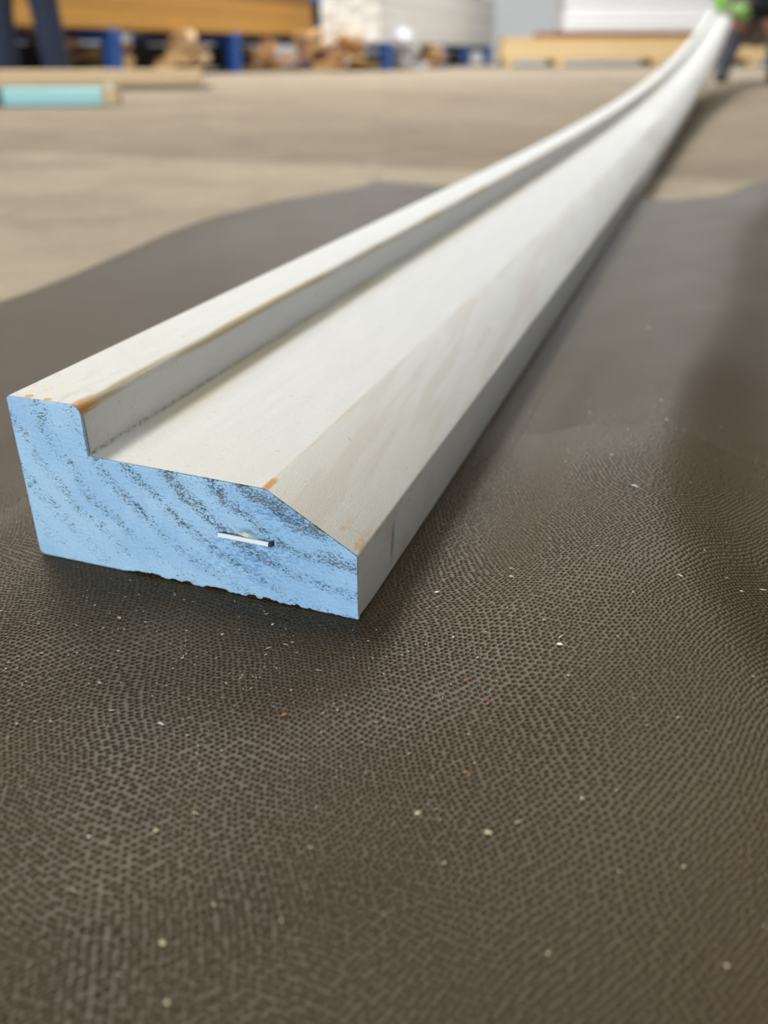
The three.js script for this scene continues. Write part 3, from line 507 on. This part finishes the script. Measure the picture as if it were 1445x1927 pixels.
// ------------------------------------------------------------------ people
function skin(bones, cell, k = 0.02) {                      // capsules [ax,ay,az,ra, bx,by,bz,rb] joined smoothly
  const lo = new THREE.Vector3(1e9, 1e9, 1e9), hi = lo.clone().negate();
  for (const b of bones) for (const [o, r] of [[0, b[3]], [4, b[7]]]) { lo.min(new THREE.Vector3(b[o] - r, b[o + 1] - r, b[o + 2] - r)); hi.max(new THREE.Vector3(b[o] + r, b[o + 1] + r, b[o + 2] + r)); }
  const c = lo.clone().add(hi).multiplyScalar(0.5), ext = Math.max(hi.x - lo.x, hi.y - lo.y, hi.z - lo.z) / 2 + cell * 4 + k, N = Math.ceil(ext * 2 / cell), half = N / 2, f = new Float32Array(N * N * N).fill(1);
  const toI = (v, q) => (v - q) / ext * half + half;
  for (const b of bones) {
    const R = Math.max(b[3], b[7]) + k * 2 + cell * 2, dx = b[4] - b[0], dy = b[5] - b[1], dz = b[6] - b[2], L2 = dx * dx + dy * dy + dz * dz + 1e-12;
    const r0 = (a, bb, q) => Math.max(0, Math.floor(toI(Math.min(a, bb) - R, q))), r1 = (a, bb, q) => Math.min(N - 1, Math.ceil(toI(Math.max(a, bb) + R, q)));
    for (let z = r0(b[2], b[6], c.z); z <= r1(b[2], b[6], c.z); z++) for (let y = r0(b[1], b[5], c.y); y <= r1(b[1], b[5], c.y); y++) for (let x = r0(b[0], b[4], c.x); x <= r1(b[0], b[4], c.x); x++) {
      const px = (x - half) / half * ext + c.x - b[0], py = (y - half) / half * ext + c.y - b[1], pz = (z - half) / half * ext + c.z - b[2];
      const t = clamp((px * dx + py * dy + pz * dz) / L2), d = Math.hypot(px - dx * t, py - dy * t, pz - dz * t) - (b[3] + (b[7] - b[3]) * t), i = x + y * N + z * N * N;
      const h = clamp(0.5 + 0.5 * (f[i] - d) / k); f[i] = f[i] + (d - f[i]) * h - k * h * (1 - h);
    }
  }
  const mc = new MarchingCubes(N, std(1, 1, 1), false, false, 400000); mc.isolation = 0; for (let i = 0; i < f.length; i++) mc.field[i] = -f[i]; mc.update();
  const n = mc.count, g = new THREE.BufferGeometry(), P = new Float32Array(mc.positionArray.subarray(0, n * 3)), Nn = new Float32Array(mc.normalArray.subarray(0, n * 3));
  for (let i = 0; i < n; i++) { P[i * 3] = P[i * 3] * ext + c.x; P[i * 3 + 1] = P[i * 3 + 1] * ext + c.y; P[i * 3 + 2] = P[i * 3 + 2] * ext + c.z; }
  g.setAttribute('position', new THREE.BufferAttribute(P, 3)); g.setAttribute('normal', new THREE.BufferAttribute(Nn, 3));
  const m = mergeVertices(g, 1e-5); m.computeVertexNormals(); return m;
}
const chain = (pts) => pts.slice(1).map((p, i) => [...pts[i], ...p]);
// a hand: wrist and frame (along fingers a, towards the thumb t, out of the back of the hand n), fingers curled by `curl`
function handBones(w, a, t, n, curl, r = 1) {
  const at = (x, y, z) => [w.x + a.x * x + t.x * y + n.x * z, w.y + a.y * x + t.y * y + n.y * z, w.z + a.z * x + t.z * y + n.z * z];
  const out = [[...at(0, 0, 0), 0.027 * r, ...at(0.045, 0.012, 0), 0.022 * r], [...at(0, 0, 0), 0.027 * r, ...at(0.05, -0.02, 0), 0.020 * r], [...at(0.04, 0.022, 0), 0.017 * r, ...at(0.085, 0.028, 0), 0.012 * r], [...at(0.04, -0.02, 0), 0.017 * r, ...at(0.08, -0.028, 0), 0.011 * r], [...at(0.04, 0, 0), 0.018 * r, ...at(0.088, 0, 0), 0.012 * r]];
  [[0.030, 0.072], [0.010, 0.080], [-0.010, 0.074], [-0.029, 0.058]].forEach(([y, len], k) => {
    let x = 0.088 - (k === 3 ? 0.008 : 0), z = 0, ang = curl * 0.55; const pts = [[...at(x, y, z), 0.0105 * r]];
    for (const s of [0.45, 0.32, 0.23]) { x += len * s * Math.cos(ang); z -= len * s * Math.sin(ang); pts.push([...at(x, y * 1.05, z), 0.0095 * r * (1 - 0.1 * pts.length)]); ang += curl; }
    out.push(...chain(pts));
  });
  out.push(...chain([[...at(0.018, 0.024, -0.004), 0.014 * r], [...at(0.045, 0.052, -0.014), 0.0125 * r], [...at(0.072, 0.056, -0.034), 0.011 * r], [...at(0.088, 0.045, -0.05), 0.0095 * r]]));
  return out;
}
const V3 = (a) => new THREE.Vector3(...a);
function headBones(c, fwd) {                                 // c: centre of the head, fwd: where it looks
  const f = V3(fwd).normalize(), s = new THREE.Vector3(0, 1, 0).cross(f).normalize(), u = f.clone().cross(s), at = (x, y, z) => { const p = V3(c).addScaledVector(s, x).addScaledVector(u, y).addScaledVector(f, z); return [p.x, p.y, p.z]; };
  const o = [[...at(0, 0.045, -0.02), 0.078, ...at(0, 0.03, 0.01), 0.076], [...at(0, -0.03, 0.02), 0.064, ...at(0, -0.085, 0.05), 0.036], [...at(0, 0.015, 0.085), 0.009, ...at(0, -0.02, 0.105), 0.014], [...at(-0.02, -0.055, 0.078), 0.008, ...at(0.02, -0.055, 0.078), 0.008], [...at(-0.05, 0.032, 0.062), 0.012, ...at(0.05, 0.032, 0.062), 0.012]];
  for (const q of [-1, 1]) { o.push([...at(q * 0.083, 0.02, -0.01), 0.012, ...at(q * 0.08, -0.02, -0.002), 0.009]); o.push([...at(q * 0.035, 0.01, 0.058), 0.013, ...at(q * 0.037, 0.01, 0.058), 0.013]); }
  return { bones: o, at };
}
function hairBones(at) { return [[...at(0, 0.065, -0.03), 0.082, ...at(0, 0.06, 0.0), 0.080], [...at(-0.04, 0.0, -0.05), 0.055, ...at(0.04, 0.0, -0.05), 0.055], [...at(-0.045, 0.085, 0.03), 0.04, ...at(0.045, 0.085, 0.03), 0.04]]; }
function shoe(parent, heel, toe, m) {
  const h = V3(heel), t = V3(toe), d = t.clone().sub(h).setY(0).normalize();
  const p = (s, y, r) => [h.x + d.x * s, y, h.z + d.z * s, r];
  mesh('shoe', skin([[...p(0.0, 0.050, 0.042), ...p(0.10, 0.045, 0.043)], [...p(0.10, 0.045, 0.043), ...p(0.19, 0.036, 0.034)], [...p(0.02, 0.06, 0.045), ...p(0.03, 0.13, 0.050)]], 0.01, 0.03), m, parent);
  mesh('sole', skin([[...p(-0.005, 0.012, 0.0125), ...p(0.19, 0.012, 0.0125)], [...p(0.0, 0.012, 0.012).map((v, i) => (i === 0 ? v + d.z * 0.028 : i === 2 ? v - d.x * 0.028 : v)), ...p(0.16, 0.012, 0.012).map((v, i) => (i === 0 ? v + d.z * 0.028 : i === 2 ? v - d.x * 0.028 : v))], [...p(0.0, 0.012, 0.012).map((v, i) => (i === 0 ? v - d.z * 0.028 : i === 2 ? v + d.x * 0.028 : v)), ...p(0.16, 0.012, 0.012).map((v, i) => (i === 0 ? v - d.z * 0.028 : i === 2 ? v + d.x * 0.028 : v))]], 0.007, 0.02), M.sole, parent);
}
// standing person at the left: only trouser legs are in the frame
{
  const g = base('person', -2.24, -0.004, -6.25, 0.2);
  const hips = [[-0.09, 0.92, 0], [0.09, 0.92, 0]], knees = [[-0.165, 0.5, 0.03], [0.105, 0.5, 0.03]], ank = [[-0.20, 0.10, -0.02], [0.12, 0.10, -0.02]];
  const sh = [[-0.19, 1.43, 0], [0.19, 1.43, 0]], el = [[-0.25, 1.15, -0.03], [0.25, 1.15, -0.03]], wr = [[-0.25, 0.90, 0.06], [0.25, 0.90, 0.06]];
  const head = headBones([0, 1.64, 0.03], [0, -0.1, 1]);
  const body = [[0, 0.95, 0, 0.12, 0, 1.15, 0, 0.11], [0, 1.15, 0, 0.11, 0, 1.38, 0, 0.12], [-0.14, 1.40, 0, 0.06, 0.14, 1.40, 0, 0.06], [0, 1.42, 0, 0.06, 0, 1.58, 0.02, 0.052]];
  for (const i of [0, 1]) body.push([...hips[i], 0.085, ...knees[i], 0.055], [...knees[i], 0.055, ...ank[i], 0.038], [...sh[i], 0.055, ...el[i], 0.042], [...el[i], 0.042, ...wr[i], 0.028]);
  const parts = [skin(body, 0.014), skin(head.bones, 0.006, 0.018)];
  for (const i of [0, 1]) parts.push(skin(handBones(V3(wr[i]), V3([0, -1, 0.1]).normalize(), V3([0, 0.1, 1]).normalize(), V3([i ? 1 : -1, 0, 0]), 0.35), 0.0045, 0.006));
  mesh('body', mergeGeometries(parts), M.skin, g);
  const tr = [[0, 0.96, 0, 0.145, 0, 0.90, 0, 0.135]]; for (const i of [0, 1]) tr.push([...hips[i], 0.115, ...knees[i], 0.088], [...knees[i], 0.088, ank[i][0], 0.11, ank[i][2], 0.088]);
  tag(mesh('trousers', skin(tr, 0.012), M.denim, g), 'loose dark navy trousers');
  const tee = [[0, 1.0, 0, 0.145, 0, 1.2, 0, 0.135], [0, 1.2, 0, 0.135, 0, 1.38, 0, 0.14], [-0.16, 1.41, 0, 0.075, 0.16, 1.41, 0, 0.075]]; for (const i of [0, 1]) tee.push([...sh[i], 0.075, ...el[i], 0.062]);
  mesh('shirt', skin(tee, 0.014), M.blackShirt, g); mesh('hair', skin(hairBones(head.at), 0.007), M.hair, g);
  for (const i of [0, 1]) shoe(g, [ank[i][0], 0, ank[i][2] - 0.03], [ank[i][0] * 1.3, 0, ank[i][2] + 0.2], M.shoe);
  tag(g, 'person standing behind the pale plank in dark navy trousers and dark shoes', 'person');
}
// crouching person at the far end, holding the board up in green gloves
{
  const E = onBoard(0.07 + sway(END), 0, -END), g = base('person', 2.56, -0.004, -6.78, -0.10);
  const inv = new THREE.Matrix4().makeRotationY(0.10), loc = (p) => p.clone().sub(g.position).applyMatrix4(inv);
  const yb = lift(END);
  const gl = onBoard(0.060 + sway(END), yb + 0.120, -END + 0.0), gr = onBoard(0.170 + sway(END), yb + 0.085, -END + 0.02);
  const wrL = loc(gl).add(new THREE.Vector3(-0.01, 0.05, -0.075)), wrR = loc(gr).add(new THREE.Vector3(0.045, -0.01, -0.085));
  const ank = [[-0.17, 0.10, 0.06], [0.18, 0.10, 0.06]], knees = [[-0.13, 0.43, 0.20], [0.08, 0.37, 0.24]], hips = [[-0.09, 0.33, -0.16], [0.09, 0.33, -0.16]];
  const sh = [[-0.2, 0.76, 0.12], [0.2, 0.76, 0.12]], el = [[-0.30, 0.56, 0.32], [0.30, 0.43, 0.30]], wr = [[wrL.x, wrL.y, wrL.z], [wrR.x, wrR.y, wrR.z]];
  const head = headBones([0, 1.0, 0.26], [-0.2, -0.5, 1]);
  const body = [[0, 0.36, -0.16, 0.12, 0, 0.55, -0.05, 0.115], [0, 0.55, -0.05, 0.115, 0, 0.75, 0.08, 0.12], [-0.15, 0.76, 0.11, 0.06, 0.15, 0.76, 0.11, 0.06], [0, 0.8, 0.12, 0.06, 0, 0.95, 0.22, 0.052]];
  for (const i of [0, 1]) body.push([...hips[i], 0.085, ...knees[i], 0.06], [...knees[i], 0.058, ...ank[i], 0.038], [...sh[i], 0.055, ...el[i], 0.042], [...el[i], 0.044, ...wr[i], 0.03]);
  const pL = { a: V3([0.05, -0.45, 0.85]).normalize() }, pR = { a: V3([-0.42, 0.12, 0.88]).normalize() };
  const mk = (w, a, up) => { const n = V3(up).addScaledVector(a, -a.dot(V3(up))).normalize(), t = n.clone().cross(a).normalize(); return [w, a, t, n]; };
  const hL = mk(wrL, pL.a, [0, 1, 0.3]), hR = mk(wrR, pR.a, [0.35, 1, 0.1]);
  const hands = [handBones(...hL, 0.5, 1.0), handBones(...hR, 0.55, 1.0)];
  mesh('body', mergeGeometries([skin(body, 0.013), skin(head.bones, 0.006, 0.018), skin(hands[0], 0.0045, 0.006), skin(hands[1], 0.0045, 0.006)]), M.skin, g);
  for (const [i, h] of [hL, hR].entries()) { const b = handBones(...h, i ? 0.55 : 0.5, 1.15); const w = h[0], a = h[1]; b.push([w.x - a.x * 0.035, w.y - a.y * 0.035, w.z - a.z * 0.035, 0.036, w.x, w.y, w.z, 0.034]); tag(mesh('glove', skin(b, 0.0045, 0.007), M.glove, g), 'bright green work glove'); }
  const so = []; for (const i of [0, 1]) { const m = knees[i].map((v, k) => mixN(ank[i][k], v, 0.62)); so.push([[...m, 0.062, ...ank[i], 0.056]]); }
  for (const b of so) tag(mesh('sock', skin(b, 0.009), M.greySock, g), 'long grey blue sock');
  const sho = [[0, 0.37, -0.17, 0.15, 0, 0.42, -0.12, 0.145]]; for (const i of [0, 1]) { const m = knees[i].map((v, k) => mixN(hips[i][k], v, i ? 0.66 : 0.95)); sho.push([...hips[i], 0.118, ...m, 0.090]); }
  tag(mesh('shorts', skin(sho, 0.012), M.shorts, g), 'grey brown work shorts');
  const tee = [[0, 0.44, -0.13, 0.15, 0, 0.58, -0.04, 0.15], [0, 0.58, -0.04, 0.15, 0, 0.74, 0.07, 0.15], [-0.17, 0.77, 0.11, 0.08, 0.17, 0.77, 0.11, 0.08]]; for (const i of [0, 1]) { const m = wr[i].map((v, k) => mixN(el[i][k], v, 0.9)); tee.push([...sh[i], 0.08, ...el[i], 0.062], [...el[i], 0.062, ...m, 0.050]); }
  tag(mesh('shirt', skin(tee, 0.013), M.blackShirt, g), 'black long sleeved work shirt'); mesh('hair', skin(hairBones(head.at), 0.007), M.hair, g);
  for (const i of [0, 1]) shoe(g, [ank[i][0], 0, ank[i][2] - 0.03], [ank[i][0] * 1.3, 0, ank[i][2] + 0.2], M.shoeGrey);
  tag(g, 'person crouching at the far end of the board in green gloves, black shirt and shorts', 'person'); void E;
}

scene.traverse((o) => { if (o.isMesh) { o.castShadow = true; o.receiveShadow = true; } });
renderer.render(scene, camera);
